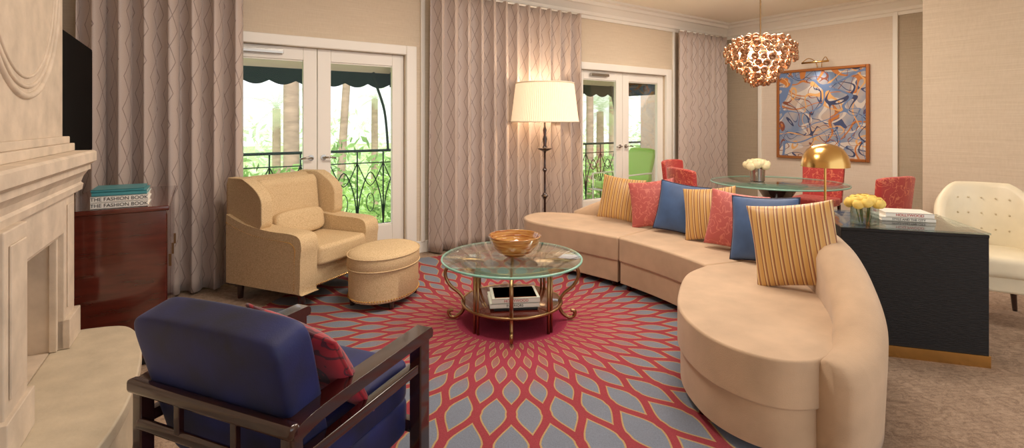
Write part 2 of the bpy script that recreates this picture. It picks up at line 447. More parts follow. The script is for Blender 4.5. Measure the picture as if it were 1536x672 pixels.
# ---------------------------------------------------------------- curtains
def curtain(name,x0,x1,y,z0=.02,z1=2.9,seed=0,period=.165):
    rnd=random.Random(seed); W=x1-x0; nf=max(3,round(W/period)); cols=nf*14; rows=26
    amp=[rnd.uniform(.045,.08) for _ in range(nf+2)]; ph=[rnd.uniform(-.3,.3) for _ in range(nf+2)]
    vs=[];fs=[];uvs=[]
    for j in range(rows+1):
        tz=j/rows; z=z0+(z1-z0)*tz; U=0; last=None
        for i in range(cols+1):
            u=i/cols*nf; k=min(int(u),nf-1); f=u-k
            A=(amp[k]*(1-f)+amp[k+1]*f)*(.75+.25*(1-tz)); w=ph[k]*(1-f)+ph[k+1]*f
            s=math.sin(2*pi*(u+w*.35*(1-tz)))
            yy=y+A*s*(abs(s)**-.25 if abs(s)>1e-3 else 1)
            xx=x0+W*i/cols+.012*math.sin(4*pi*u+1)
            p=(xx,yy)
            if last is not None: U+=math.hypot(p[0]-last[0],p[1]-last[1])
            last=p; vs.append((xx,yy,z)); uvs.append((U,z))
    for j in range(rows):
        for i in range(cols):
            a=j*(cols+1)+i; fs.append([a,a+1,a+cols+2,a+cols+1])
    e=empty(name)
    o=mobj('drape_cloth',vs,fs,M['curtain'],e,smooth=True)
    ul=o.data.uv_layers.new(name='UVMap')
    for lp in o.data.loops: ul.data[lp.index].uv=uvs[lp.vertex_index]
    so=o.modifiers.new('sol','SOLIDIFY'); so.thickness=.004
    tubes('curtain_track',[([(x0,y,z1+.0),(x1,y,z1+.0)],.012)],M['white'],e)
curtain('curtain',-.52,.62,5.13,seed=1)
curtain('curtain',2.46,4.67,5.13,seed=2)
curtain('curtain',6.76,8.0,5.13,seed=3)

# ---------------------------------------------------------------- fireplace
FP=(-.40,3.5,0); FA=math.radians(-4.5)
br=empty('wall_chimney_breast',FP,FA)
boxes('masonry',[(-.5,0,-1.9,-.98,0,ZC),(-.5,0,-.24,0,0,ZC),(-.5,0,-.98,-.24,.92,ZC),(-.5,0,-.98,-.24,0,.36),(-.5,-.34,-.98,-.24,.36,.92)],M['stone'],br)
fp=empty('fireplace',FP,FA)
boxes('pilasters',[(0,.055,-.24,-.04,.36,1.10),(0,.10,-1.24,-1.0,.36,1.10)],M['stone'],fp,.006)
boxes('pilaster_panels',[(0,.075,-.24,-.01,.36,.50),(0,.115,-1.27,-.98,.36,.50),(.055,.062,-.20,-.08,.55,1.05),(.10,.108,-1.20,-1.04,.55,1.05)],M['stone'],fp,.005)
boxes('lintel',[(0,.055,-1.0,-.24,.92,1.10),(0,.035,-1.0,-.24,.895,.93)],M['stone'],fp,.005)
boxes('inner_frame',[(0,.03,-.26,-.235,.36,.92),(0,.03,-1.0,-.955,.36,.92)],M['stone'],fp,.004)
mp=[(.0,1.10),(.075,1.10),(.08,1.13),(.07,1.14),(.08,1.17),(.10,1.20),(.11,1.205),(.11,1.23),(.135,1.25),(.135,1.295),(.125,1.305),(0,1.305)]
prism('mantel_shelf',mp,-1.45,.03,M['stone'],fp,axis='Y')
boxes('upper_ledge',[(0,.05,-1.42,.0,1.305,1.345),(0,.03,-1.42,.0,1.345,1.38)],M['stone'],fp,.004)
boxes('firebox_lining',[(-.335,-.33,-.97,-.25,.37,.91)],M['stone_in'],fp)
def ell(ry,rz,t,cy=-.61,cz=2.12,n=64): return [(t,cy+ry*math.cos(2*pi*i/n),cz+rz*math.sin(2*pi*i/n)) for i in range(n)]
tubes('medallion',[(ell(.52,.56,.0),.014,True),(ell(.48,.52,.0),.009,True),(ell(.44,.48,.0),.007,True)],M['stone'],fp)
ho=[(p[0],p[1]) for p in cr([(0,-1.75),(.2,-1.62),(.33,-1.3),(.385,-.95),(.385,-.55),(.35,-.25),(.27,-.03),(.12,.03),(0,.03)],8)]
he=empty('hearth',FP,FA)
prism('slab',ho,.30,.358,M['stoneedge'],he,.012,3)
prism('plinth',[(p[0]*.93,p[1]) for p in ho],0,.30,M['stoneedge'],he,.004,2)

# ---------------------------------------------------------------- tv
tv=empty('television',(-.43,4.12,1.61),math.radians(-3))
boxes('panel',[(-.03,.02,-.60,.60,-.36,.36)],M['tv'],tv,.004)
boxes('screen',[(.02,.023,-.585,.585,-.345,.345)],M['tv'],tv)
boxes('wall_bracket',[(-.185,-.03,-.12,.12,-.12,.12)],M['ink'],tv)

# ---------------------------------------------------------------- cabinet
cb=empty('credenza_cabinet',(.049,3.75,0),math.radians(-3.4))
box('body',(-.52,0,0,1.14,.05,.92),M['mahog'],cb,.004)
box('plinth',(-.5,-.03,.03,1.11,0,.05),M['ink'],cb)
box('top',(-.53,.015,-.015,1.15,.92,.95),M['mahog'],cb,.006)
boxes('door_reveals',[(0,.004,.02+k*.37,.37+k*.37,.08,.90) for k in range(3)],M['mahog'],cb,.002)
boxes('brass_pulls',[(.004,.012,.34+k*.37,.35+k*.37,.5,.58) for k in range(3)],M['abrass'],cb)
def books(name,loc,az,stack):
    e=empty(name,loc,az); z=0
    for i,(w,d,h,mc,dx,title,tm) in enumerate(stack):
        boxes('cover_%d'%i,[(-w/2+dx,w/2+dx,-d/2,d/2,z,z+.004),(-w/2+dx,w/2+dx,-d/2,d/2,z+h-.004,z+h),(-w/2+dx,w/2+dx,-d/2,-d/2+.004,z,z+h)],mc,e)
        box('pages_%d'%i,(-w/2+dx+.006,w/2+dx-.006,-d/2+.004,d/2-.008,z+.004,z+h-.004),M['paper'],e)
        if title: text('title_%d'%i,title,h*.8,(dx,-d/2-.001,z+h/2),(pi/2,0,0),tm,e)
        z+=h
    return e
WB=mat('white_cover',C(240,236,228),.35)
books('book_stack',(-.17,3.93,.952),math.radians(-3),[(.27,.30,.036,WB,0,'THE FASHION BOOK',M['ink']),(.27,.30,.036,WB,0,'THE FASHION BOOK',M['ink']),(.26,.29,.022,M['teal'],.0,None,None),(.25,.27,.014,M['teal'],-.01,None,None)])

# ---------------------------------------------------------------- rug
rg=lathe('round_rug',[(0,.001),(1.96,.001),(1.97,.008),(1.96,.014),(0,.014)],M['rug'],None,160,(2.13,3.08,0))

# ---------------------------------------------------------------- wing armchair
RZ=.015
ac=empty('wing_armchair',(1.08,4.68,0),math.radians(-58))
prism('base',[(-.36,-.40),(.36,-.40),(.37,0),(.36,.40),(-.36,.40),(-.42,.2),(-.42,-.2)],.15,.33,M['tweed'],ac,.02)
prism('seat_cushion',[(-.26,-.285),(.40,-.285),(.425,-.2),(.43,0),(.425,.2),(.40,.285),(-.26,.285)],.315,.475,M['tweed'],ac,.035,5)
arm=cr([(-.42,.14),(.33,.14),(.375,.16),(.385,.40),(.395,.50),(.37,.57),(.28,.595),(.05,.60),(-.2,.63),(-.42,.70)],5)
for s in (-1,1):
    prism('arm_%d'%(s+2),arm,s*.285,s*.46,M['tweed'],ac,.06,6,axis='Y')
# wings: curved shells that flare outward and scroll down into the arms
def wingmesh(s):
    vs=[];fs=[];R=14;Cn=12
    for j in range(R+1):
        v=j/R; z=.54+.455*v
        front=-.02-.17*(1-v)**2.2*0-.22*max(0,(v-.55)/.45)**2.2-.10*max(0,(.22-v)/.22)**1.5
        for i in range(Cn+1):
            u=i/Cn; x=-.45+(front+.45)*u
            flare=.035*u*u+.0
            ring_=[(x,s*(.335+flare-.02*u),z),(x,s*(.425+flare),z)]
            vs+=ring_
    n2=(Cn+1)*2
    for j in range(R):
        for i in range(Cn):
            for k in (0,1):
                a=j*n2+i*2+k; fs.append([a,a+2,a+2+n2,a+n2])
    for i in range(Cn):
        fs.append([i*2,i*2+2,i*2+3,i*2+1]); t=R*n2; fs.append([t+i*2,t+i*2+1,t+i*2+3,t+i*2+2])
    for j in range(R):
        for i in (0,Cn):
            a=j*n2+i*2; fs.append([a,a+1,a+1+n2,a+n2])
    o=mobj('wing_%d'%(s+2),vs,fs,M['tweed'],ac); bev(o,.034,5)
for s in (-1,1): wingmesh(s)
prism('back',[(-.50,.15),(-.50,.94),(-.485,.985),(-.36,.985),(-.30,.95),(-.24,.45),(-.24,.15)],-.41,.41,M['tweed'],ac,.035,5,axis='Y')
prism('inner_back_cushion',[(-.34,.44),(-.30,.93),(-.25,.985),(-.19,.94),(-.15,.55),(-.155,.44)],-.32,.32,M['tweed'],ac,.035,5,axis='Y')
supbox('lumbar_cushion',(.12,.54,.22),M['tweed'],ac,(-.10,0,.585),rot=(0,math.radians(-12),0),e=4)
legs4(ac,[(.34,-.40),(.34,.40),(-.35,-.38),(-.35,.38)],.16,M['dark'],.022,.034)
nv=[];nf=[]
def bead(vs,fs,c,r):
    k=len(vs); x,y,z=c
    vs+=[(x+r,y,z),(x-r,y,z),(x,y+r,z),(x,y-r,z),(x,y,z+r),(x,y,z-r)]
    fs+=[[k+a,k+b,k+c2] for a,b,c2 in ((0,2,4),(2,1,4),(1,3,4),(3,0,4),(2,0,5),(1,2,5),(3,1,5),(0,3,5))]
for s in (-1,1):
    pts=cr([(.32,.17),(.325,.40),(.33,.47),(.30,.515),(.24,.53),(.05,.535),(-.2,.565),(-.42,.63)],12)
    for q in pts: bead(nv,nf,(q[0],s*.459,q[1]),.006)
for k in range(38): bead(nv,nf,(.372,-.38+k*.0205,.17),.007)
mobj('nailhead_trim',nv,nf,M['brass'],ac)

# ---------------------------------------------------------------- ottoman
ot=empty('oval_ottoman',(1.53,4.04,RZ),math.radians(-50))
lathe('body',[(0,.06),(.31,.06),(.32,.07),(.32,.295),(.31,.30)],M['tweed'],ot,60,sx=.80,sy=1.05)
lathe('cushion',[(0,.298),(.305,.298),(.325,.305),(.33,.315),(.33,.385),(.32,.405),(.29,.42),(.2,.432),(.1,.436),(0.0,.437)],M['tweed'],ot,60,sx=.80,sy=1.05)
tubes('cushion_welt',[([(.331*.80*math.cos(2*pi*i/60),.331*1.05*math.sin(2*pi*i/60),z) for i in range(60)],.005,True) for z in (.305,.398)],M['tweed'],ot)
nv=[];nf=[]
for k in range(84):
    a=2*pi*k/84; bead(nv,nf,(.323*.80*math.cos(a),.323*1.05*math.sin(a),.082),.009)
mobj('nailhead_trim',nv,nf,M['brass'],ot)
legs4(ot,[(.17,.2),(.17,-.2),(-.17,.2),(-.17,-.2)],.07,M['dark'],.018,.026)

# ---------------------------------------------------------------- coffee table
ct=empty('round_coffee_table',(2.13,3.08,RZ))
lathe('glass_top',[(0,.442),(.50,.442),(.505,.445),(.505,.458),(.50,.461),(0,.461)],M['tglass'],ct,90)
tubes('glass_edge',[([(.506*math.cos(2*pi*i/90),.506*math.sin(2*pi*i/90),.4515) for i in range(90)],.0085,True)],M['gedge'],ct)
tl=[]
for k in range(4):
    a=math.radians(55+90*k)
    prof=cr([(.20,.425),(.30,.435),(.40,.425),(.47,.38),(.485,.32),(.45,.25),(.38,.19),(.345,.13),(.36,.06),(.41,.02),(.45,.025),(.46,.06),(.43,.07)],6)
    tl.append(([(p[0]*math.cos(a),p[0]*math.sin(a),p[1]) for p in prof],.013))
    a2=a+math.radians(45)
    tl.append(([(.355*math.cos(a2),.355*math.sin(a2),0.0),(.355*math.cos(a2),.355*math.sin(a2),.43)],.011))
    tl.append(([(.355*math.cos(a2+.09),.355*math.sin(a2+.09),.0),(.355*math.cos(a2+.09),.355*math.sin(a2+.09),.43)],.009))
ring=lambda r,z,n=72:[(r*math.cos(2*pi*i/n),r*math.sin(2*pi*i/n),z) for i in range(n)]
tl.append((ring(.36,.428),.010,True)); tl.append((ring(.36,.14),.010,True))
tubes('brass_frame',tl,M['abrass'],ct)
lathe('lower_shelf',[(0,.115),(.34,.115),(.35,.125),(.35,.145),(.34,.15),(0,.15)],M['mahog'],ct,72)
books('book_stack',(2.08,2.98,RZ+.151),math.radians(-28),[(.30,.24,.022,M['ink'],.0,None,None),(.34,.27,.03,WB,-.01,'INTERIORS',M['ink']),(.33,.26,.032,WB,0,'HOLLYWOOD',M['red']),(.29,.22,.004,M['orange'],0,None,None)])
bowl=empty('glass_bowl',(2.17,3.10,RZ+.462))
lathe('bowl',[(0,.0),(.08,.0),(.09,.010),(.14,.038),(.175,.085),(.188,.128),(.192,.145),(.184,.145),(.168,.10),(.13,.05),(.07,.022),(0,.018)],M['amber'],bowl,60)
tubes('spiral_ribs',[(ring(.09+.1*(k/7)**.55,.012+.13*k/7),.005,True) for k in range(1,8)],M['amber'],bowl)

# ---------------------------------------------------------------- curved sectional sofa
so=empty('curved_sectional_sofa',(0,0,RZ))
N=(3.14,2.17); S2=(3.70,2.02); F1=(3.27,3.12); S1=(4.02,3.25)
chaise=[N,(2.86,2.12),(2.54,1.94),(2.28,1.74),(2.12,1.5),(2.08,1.30),(2.13,1.13),(2.27,1.03),(2.50,1.02)]
rb=[(2.50,1.02),(2.82,1.14),(3.1,1.33),(3.33,1.54),(3.53,1.8),S2]
mb=[S2,(3.9,2.5),(4.0,2.9),S1]
mf=[F1,(3.25,2.75),(3.2,2.42),N]
lf=[S1,(4.03,3.5),(3.93,3.9),(3.76,4.25),(3.5,4.5),(3.22,4.42),(3.09,4.2),(3.10,3.9),(3.19,3.55),F1]
def v2(l): return [(p[0],p[1]) for p in l]
def run(*rs):
    out=[]
    for r in rs: out+=v2(cr(r,7))[:-1]
    return out
def shrink(pts,d):
    n=len(pts); out=[]
    A=sum(pts[i][0]*pts[(i+1)%n][1]-pts[(i+1)%n][0]*pts[i][1] for i in range(n)); sg=1 if A>0 else -1
    for i in range(n):
        a=Vector(pts[i-1]);b=Vector(pts[i]);c2=Vector(pts[(i+1)%n])
        t=(b-a).normalized()+(c2-b).normalized()
        if t.length<1e-6: t=(c2-b)
        t.normalize(); nn=Vector((-t.y,t.x))*sg; out.append((b.x+nn.x*d,b.y+nn.y*d))
    return out
secR=run(chaise,rb,[S2,N]); secM=run([N,S2],mb,[S1,F1],mf); secL=run(lf,[F1,S1])
for nm,s in (('right',secR),('middle',secM),('left',secL)):
    prism('seat_cushion_'+nm,shrink(s,.004),.235,.445,M['sofa'],so,.035,5)
    prism('base_'+nm,shrink(s,.02),.05,.24,M['sofa'],so,.012,3)
path=[(2.27,1.0),(2.48,.985),(2.74,1.065),(3.03,1.24),(3.31,1.46),(3.55,1.74),(3.78,2.1),(3.98,2.53),(4.09,3.0),(4.11,3.47),(4.0,3.93),(3.80,4.28)]
hh=[.45,.48,.58,.70,.775,.79,.78,.76,.75,.73,.63,.46]
pp=cr([(p[0],p[1],h) for p,h in zip(path,hh)],8)
vs=[];fs=[]; K=20
for i,p in enumerate(pp):
    a=pp[max(i-1,0)]; b=pp[min(i+1,len(pp)-1)]; t=Vector((b.x-a.x,b.y-a.y,0)).normalized(); n=Vector((t.y,-t.x,0))
    f=i/(len(pp)-1); edge=min(1,min(f,1-f)/.06); w=.10*(.30+.70*math.sqrt(max(0,1-(1-edge)**2))); h=p.z
    for k in range(K):
        q=k/(K-1)
        if q<.3: o_,z=w*(.92+.16*q/.3),.05+(h-.10-.05)*q/.3
        elif q>.7: o_,z=-w*(1.08-.16*(q-.7)/.3),(h-.10)-(h-.15)*(q-.7)/.3
        else:
            an=(q-.3)/.4*pi; o_,z=w*1.08*math.cos(an),h-.10+.10*math.sin(an)
        vs.append((p.x+n.x*o_,p.y+n.y*o_,z))
for i in range(len(pp)-1):
    for k in range(K-1): fs.append([i*K+k,(i+1)*K+k,(i+1)*K+k+1,i*K+k+1])
    fs.append([i*K+K-1,(i+1)*K+K-1,(i+1)*K,i*K])
fs.append(list(range(K))); fs.append([(len(pp)-1)*K+k for k in range(K)])
mobj('curved_back',vs,fs,M['sofa'],so,smooth=True)
legs4(so,[(2.22,1.55),(2.30,1.12),(2.95,1.2),(3.2,2.3),(3.33,3.05),(3.33,3.22),(3.95,2.6),(4.02,3.3),(3.22,4.1),(3.75,4.2),(3.6,1.85)],.06,M['dark'],.018,.028)

az=math.radians
pillow('throw_pillow',.48,.50,.14,M['stripe'],(3.14,1.565,.72),az(198),az(-12),az(10))
pillow('throw_pillow',.46,.46,.12,M['bluefab'],(3.51,1.96,.70),az(188),az(-14),az(4),M['navyfab'])
pillow('throw_pillow',.44,.44,.12,M['redfab'],(3.67,2.27,.695),az(192),az(-14),az(-4))
pillow('throw_pillow',.44,.44,.12,M['stripe'],(3.78,2.57,.695),az(196),az(-14),az(8))
pillow('throw_pillow',.44,.44,.12,M['bluefab'],(3.83,2.89,.69),az(200),az(-14),az(-6),M['navyfab'])
pillow('throw_pillow',.44,.44,.12,M['redfab'],(3.84,3.22,.69),az(204),az(-14),az(10))
pillow('throw_pillow',.44,.44,.12,M['stripe'],(3.82,3.60,.69),az(208),az(-14),az(-6))

# ---------------------------------------------------------------- floor lamp
fl=empty('floor_lamp',(3.86,4.88,0))
lathe('stand',[(0,0),(.15,0),(.15,.02),(.10,.035),(.05,.06),(.022,.09),(.016,.2),(.03,.24),(.016,.28),(.014,.52),(.03,.55),(.045,.565),(.03,.58),(.014,.61),(.013,.85),(.028,.88),(.014,.91),(.013,1.08),(.02,1.10),(.085,1.13),(.09,1.14),(.03,1.15),(.018,1.18),(.028,1.25),(.014,1.30),(.024,1.36),(.012,1.40),(.010,1.55),(0,1.55)],M['dark'],fl,28)
lathe('pleated_shade',[(.405,1.46),(.398,1.50),(.352,1.88),(.345,1.925)],M['shade'],fl,200,mod=lambda i:.006*(i%2))
tubes('shade_trim',[(ring(.408,1.462),.008,True),(ring(.35,1.925),.008,True)],M['canvas'],fl)
tubes('harp',[([(0,0,1.55),(.06,0,1.65),(.05,0,1.85),(0,0,1.9),(-.05,0,1.85),(-.06,0,1.65),(0,0,1.55)],.004),([(-.345,0,1.915),(.345,0,1.915)],.004),([(0,-.345,1.915),(0,.345,1.915)],.004)],M['brass'],fl)
lathe('bulb',[(0,1.57),(.03,1.60),(.04,1.66),(.02,1.71),(0,1.72)],M['bulb'],fl,20)

# ---------------------------------------------------------------- desk
dk=empty('writing_desk',(4.05,.89,0),math.atan2(.793,-.609))
DL=.765
boxes('carcass',[(0,DL,-.04,0,.06,.77),(0,.2,-.62,-.04,.06,.77),(DL-.2,DL,-.62,-.04,.06,.77),(.2,DL-.2,-.62,-.04,.66,.77),(0,DL,-.66,.005,.765,.785)],M['black'],dk,.004)
boxes('brass_plinth',[(-.004,DL+.004,-.63,.010,0,.07)],M['brass'],dk)
box('glass_top',(-.005,DL+.005,-.665,.01,.786,.797),M['tglass'],dk,.002)
boxes('drawer_fronts',[(.02,.18,-.63,-.62,.10+.22*k,.29+.22*k) for k in range(3)]+[(DL-.18,DL-.02,-.63,-.62,.10+.22*k,.29+.22*k) for k in range(3)],M['black'],dk,.003)

def rose(vs,fs,c,r,rnd):
    for sh in range(3):
        rr=r*(1-.27*sh); k0=len(vs); n=15; m_=5; ph=rnd.random()*6
        for j in range(m_+1):
            a=-pi/2+(pi*.5+pi*.32)*j/m_+.05*sh
            for i in range(n):
                th=2*pi*i/n; q=1+.14*math.sin(3*th+ph+sh)*(j/m_)
                vs.append((c[0]+rr*q*math.cos(a)*math.cos(th),c[1]+rr*q*math.cos(a)*math.sin(th),c[2]+rr*math.sin(a)*.95+.1*r*sh))
        for j in range(m_):
            for i in range(n): fs.append([k0+j*n+i,k0+j*n+(i+1)%n,k0+(j+1)*n+(i+1)%n,k0+(j+1)*n+i])
def bouquet(e,R,z,n,r,m,seed):
    rnd=random.Random(seed); vs=[];fs=[]
    for k in range(n):
        th=k*2.399; q=math.sqrt((k+.5)/n); rad=R*q; zz=z+R*.6*math.sqrt(max(0,1-q*q*.95))
        rose(vs,fs,(rad*math.cos(th),rad*math.sin(th),zz),r,rnd)
    mobj('rose_heads',vs,fs,m,e,smooth=True)
    tubes('stems',[([(.3*R*math.cos(k),.3*R*math.sin(k),z-.1),(.6*R*math.cos(k),.6*R*math.sin(k),z+.02)],.003) for k in range(8)],M['stem'],e)
v1=empty('vase_of_yellow_roses',(3.76,1.43,.798))
boxes('square_vase',[(-.06,.06,-.06,.06,0,.006),(-.06,.06,-.06,-.055,0,.11),(-.06,.06,.055,.06,0,.11),(-.06,-.055,-.06,.06,0,.11),(.055,.06,-.06,.06,0,.11)],M['vaseglass'],v1)
bouquet(v1,.09,.11,20,.034,M['rosey'],3)
books('book_stack',(4.16,1.36,.798),math.atan2(.793,-.609)+pi,[(.30,.22,.024,WB,0,'STYLE AND THE CITY',M['ink']),(.27,.20,.03,WB,.01,'HOLLYWOOD',M['red'])])
dl=empty('dome_desk_lamp',(3.955,1.755,.798))
lathe('base',[(0,0),(.06,0),(.06,.012),(.02,.02),(.008,.03),(.008,.40),(0,.40)],M['brass'],dl,32)
lathe('dome_shade',[(.155,.335),(.154,.365),(.142,.415),(.115,.46),(.075,.488),(.03,.50),(0,.502)],M['brass'],dl,48,mod=lambda i:0)

# ---------------------------------------------------------------- desk chair
dc=empty('tufted_desk_chair',(5.13,1.13,0),az(203))
def barrel(name,parent,R0,R1,a0,a1,z0,ztop,m,n=36,x0=0):
    vs=[];fs=[]
    for i in range(n+1):
        f=i/n; a=a0+(a1-a0)*f; zt=ztop(f)
        prof=[(R1-.04,z0),(R1-.02,z0+.03),(R1+.02,zt-.04),(R1-.0,zt-.01),((R0+R1)/2+.01,zt),(R0+.03,zt-.01),(R0+.01,zt-.04),(R0,z0+.03),(R0+.01,z0)]
        K=len(prof)
        for r,z in prof: vs.append((x0+r*math.cos(a),r*math.sin(a),z))
    for i in range(n):
        for k in range(K): fs.append([i*K+k,(i+1)*K+k,(i+1)*K+(k+1)%K,i*K+(k+1)%K])
    fs.append(list(range(K))); fs.append([n*K+k for k in range(K)])
    return mobj(name,vs,fs,m,parent,smooth=True)
barrel('curved_back',dc,.23,.30,az(75),az(285),.28,lambda f:.66+.32*min(1,(math.sin(pi*f))**.9*1.15),M['cream'])
supbox('seat',(.52,.48,.16),M['cream'],dc,(.04,0,.43),e=6)
prism('seat_rail',[(.27,-.22),(.27,.22),(.0,.27),(-.20,.18),(-.26,0),(-.20,-.18),(0,-.27)],.25,.38,M['cream'],dc,.02)
nv=[];nf=[]
for zz in (.62,.74,.86):
    for k in range(5):
        a=az(140+20*k); bead(nv,nf,(.232*math.cos(a),.232*math.sin(a),zz),.008)
mobj('tuft_buttons',nv,nf,mat('tuft_button',C(206,190,158),.5),dc)
tubes('legs',[(cr([(x,y,.26),(x*1.0,y,.17),(x*1.15,y*1.1,.0)],5),[.028-.0013*i for i in range(11)]) for x,y in ((.22,.19),(.22,-.19),(-.22,.18),(-.22,-.18))],M['dark'],dc)

# ---------------------------------------------------------------- dining set
dt=empty('round_dining_table',(5.96,3.17,0))
lathe('glass_top',[(0,.738),(.715,.738),(.72,.742),(.72,.752),(.715,.756),(0,.756)],M['tglass'],dt,90)
tubes('glass_edge',[(ring(.722,.747,90),.009,True)],M['gedge'],dt)
lathe('pedestal',[(0,0),(.32,0),(.32,.03),(.2,.05),(.10,.10),(.08,.3),(.10,.5),(.20,.66),(.32,.72),(.32,.737),(0,.737)],M['dark'],dt,48)
def dchair(x,y,a):
    e=empty('dining_chair',(x,y,0),a)
    supbox('seat',(.48,.48,.11),M['redchair'],e,(0.02,0,.44),e=7)
    vs=[];fs=[];n=16
    for s in (0,1):
        for j in range(9):
            for i in range(n+1):
                u=-1+2*i/n; z=.42+.53*j/8; w=.235+.02*(j/8)
                xx=-.23-.05*(j/8)+.05*u*u-(.06 if s else 0)
                zz=z-(.02*abs(u)**4 if j==8 else 0)
                vs.append((xx,u*w,zz))
    q=9*(n+1)
    for s in (0,1):
        for j in range(8):
            for i in range(n): a_=s*q+j*(n+1)+i; fs.append([a_,a_+1,a_+n+2,a_+n+1])
    for i in range(n):
        fs.append([i,i+1,q+i+1,q+i]); t=8*(n+1); fs.append([t+i,t+i+1,q+t+i+1,q+t+i])
    for j in range(8):
        for i in (0,n): a_=j*(n+1)+i; b_=a_+n+1; fs.append([a_,b_,q+b_,q+a_])
    o=mobj('upholstered_back',vs,fs,M['redchair'],e); bev(o,.018,3)
    tubes('legs',[([(x_,y_,.40),(x_*1.08,y_*1.04,0)],[.022,.014]) for x_,y_ in ((.2,.2),(.2,-.2),(-.21,.2),(-.21,-.2))],M['dark'],e)
for (x,y) in ((5.02,3.52),(5.78,4.22),(6.98,3.22),(5.74,2.16)):
    dchair(x,y,math.atan2(3.17-y,5.96-x))
v2_=empty('vase_of_cream_roses',(5.82,3.33,.757))
lathe('silver_vase',[(0,0),(.07,0),(.08,.01),(.085,.16),(.08,.16),(.075,.02),(0,.02)],M['chrome'],v2_,32)
bouquet(v2_,.12,.16,18,.05,M['rosew'],5)

# ---------------------------------------------------------------- chandelier
ch=empty('chandelier',(5.80,3.28,0))
lathe('canopy',[(0,3.15),(.07,3.15),(.07,3.13),(.02,3.10),(.008,3.08),(.008,2.2),(.03,2.18),(.03,2.1),(0,2.1)],M['abrass'],ch,24)
vs=[];fs=[]; fr=[]
rnd=random.Random(4)
for (r,z,n) in ((.20,2.43,13),(.30,2.40,20),(.365,2.33,25),(.375,2.26,25),(.365,2.19,24),(.30,2.12,20),(.23,2.06,15),(.19,2.0,13),(.15,1.95,10),(.09,1.91,7)):
    fr.append((ring(r-.03,z),.004,True))
    for k in range(n):
        a=2*pi*k/n+rnd.random()*.15; rr=r+rnd.uniform(-.015,.015); zz=z+rnd.uniform(-.012,.012); R=rnd.uniform(.034,.043)
        c=Vector((rr*math.cos(a),rr*math.sin(a),zz)); nrm=Vector((math.cos(a),math.sin(a),rnd.uniform(-.5,.3))).normalized()
        s=nrm.cross(Vector((0,0,1))).normalized(); u=s.cross(nrm)
        k0=len(vs); prof=((.22*R,.004),(.5*R,.017),(.85*R,.016),(R,.004),(R,-.006),(.6*R,-.012),(.22*R,-.006)); S=14
        for (pr,ph) in prof:
            for i in range(S):
                th=2*pi*i/S; vs.append(c+s*pr*math.cos(th)+u*pr*math.sin(th)+nrm*ph)
        for j in range(len(prof)-1):
            for i in range(S): fs.append([k0+j*S+i,k0+j*S+(i+1)%S,k0+(j+1)*S+(i+1)%S,k0+(j+1)*S+i])
        fs.append([k0+i for i in range(S)]); fs.append([k0+(len(prof)-1)*S+i for i in range(S)])
mobj('glass_discs',vs,fs,M['copper'],ch,smooth=True)
for k in range(4):
    a=k*pi/2; fr.append(([(0,0,2.2),(.2*math.cos(a),.2*math.sin(a),2.28),(.34*math.cos(a),.34*math.sin(a),2.3)],.006))
    fr.append(([(0,0,2.12),(.15*math.cos(a),.15*math.sin(a),2.02),(.16*math.cos(a),.16*math.sin(a),1.98)],.005))
tubes('frame',fr,M['abrass'],ch)
bv=[];bf=[]
for k in range(6):
    a=k*pi/3; x,y=.2*math.cos(a),.2*math.sin(a)
    tubegeo([(x,y,2.22),(x,y,2.25),(x,y,2.29),(x,y,2.31)],[.01,.03,.025,.004],10,False,bv,bf)
mobj('bulbs',bv,bf,M['bulb'],ch,smooth=True)

# ---------------------------------------------------------------- painting
pa=empty('framed_painting',(XR-.013,3.71,1.583))
w,h=.65,.69
boxes('frame',[(-.05,0,-w,-w+.04,-h,h),(-.05,0,w-.04,w,-h,h),(-.05,0,-w+.04,w-.04,h-.04,h),(-.05,0,-w+.04,w-.04,-h,-h+.04)],mat('gilt_wood_frame',C(176,112,62),.35,.5),pa,.006)
box('canvas',(-.03,-.005,-w+.04,w-.04,-h+.04,h-.04),M['art'],pa)
pl=empty('picture_light',(XR-.06,3.71,2.28))
tubes('arms',[(cr([(0,s*.03,0),(-.02,s*.05,.09),(-.08,s*.12,.14),(-.14,s*.18,.08)],6),.006) for s in (-1,1)],M['brass'],pl)
tubes('lamp_tube',[([(-.14,-.19,.07),(-.14,.19,.07)],.014)],M['brass'],pl)

# ---------------------------------------------------------------- blue armchair (facing +X)
bc=empty('velvet_lounge_chair',(.15,1.90,.016),az(33))
def tap(co,x,y,z): return Vector((co.x,co.y*(1+.04*z),co.z+.012*(1-y*y)*z))
supbox('back_cushion',(.15,.64,.54),M['blue'],bc,(.075,0,.545),rot=(0,az(-15),0),e=11,n=24,taper=tap)
supbox('seat_cushion',(.60,.56,.18),M['blue'],bc,(.42,0,.34),e=9,n=18)
supbox('seat_base',(.62,.58,.16),M['blue'],bc,(.40,0,.20),e=9)
W=.335
for s in (-1,1):
    ap=cr([(-.03,.515),(-.02,.545),(.1,.562),(.4,.565),(.68,.568),(.73,.562),(.735,.53),(.70,.522),(.4,.521),(.1,.518),(-.01,.50)],4)
    prism('armrest_%d'%(s+2),v2(ap),s*(W-.035),s*(W+.035),M['dark'],bc,.008,2,axis='Y')
    boxes('side_frame_%d'%(s+2),[(.65,.72,s*W-.028,s*W+.028,-.0,.535),(.0,.72,s*W-.02,s*W+.02,.40,.44),(-.03,.02,s*W-.022,s*W+.022,0,.52)],M['dark'],bc,.006)
boxes('back_rails',[(-.045,-.005,-W-.035,W+.035,.515,.56),(-.035,-.01,-W,W,.39,.43),(-.03,.01,-W,W,.14,.20)],M['dark'],bc,.012)
boxes('back_slats',[(-.035,-.015,-.14,-.115,.42,.52),(-.035,-.015,.115,.14,.42,.52),(.66,.70,-W,W,.14,.19)],M['dark'],bc,.003)
pillow('throw_pillow',.42,.42,.12,M['crim'],(.46,1.94,.60),az(24),az(-34),az(10),M['crim'])

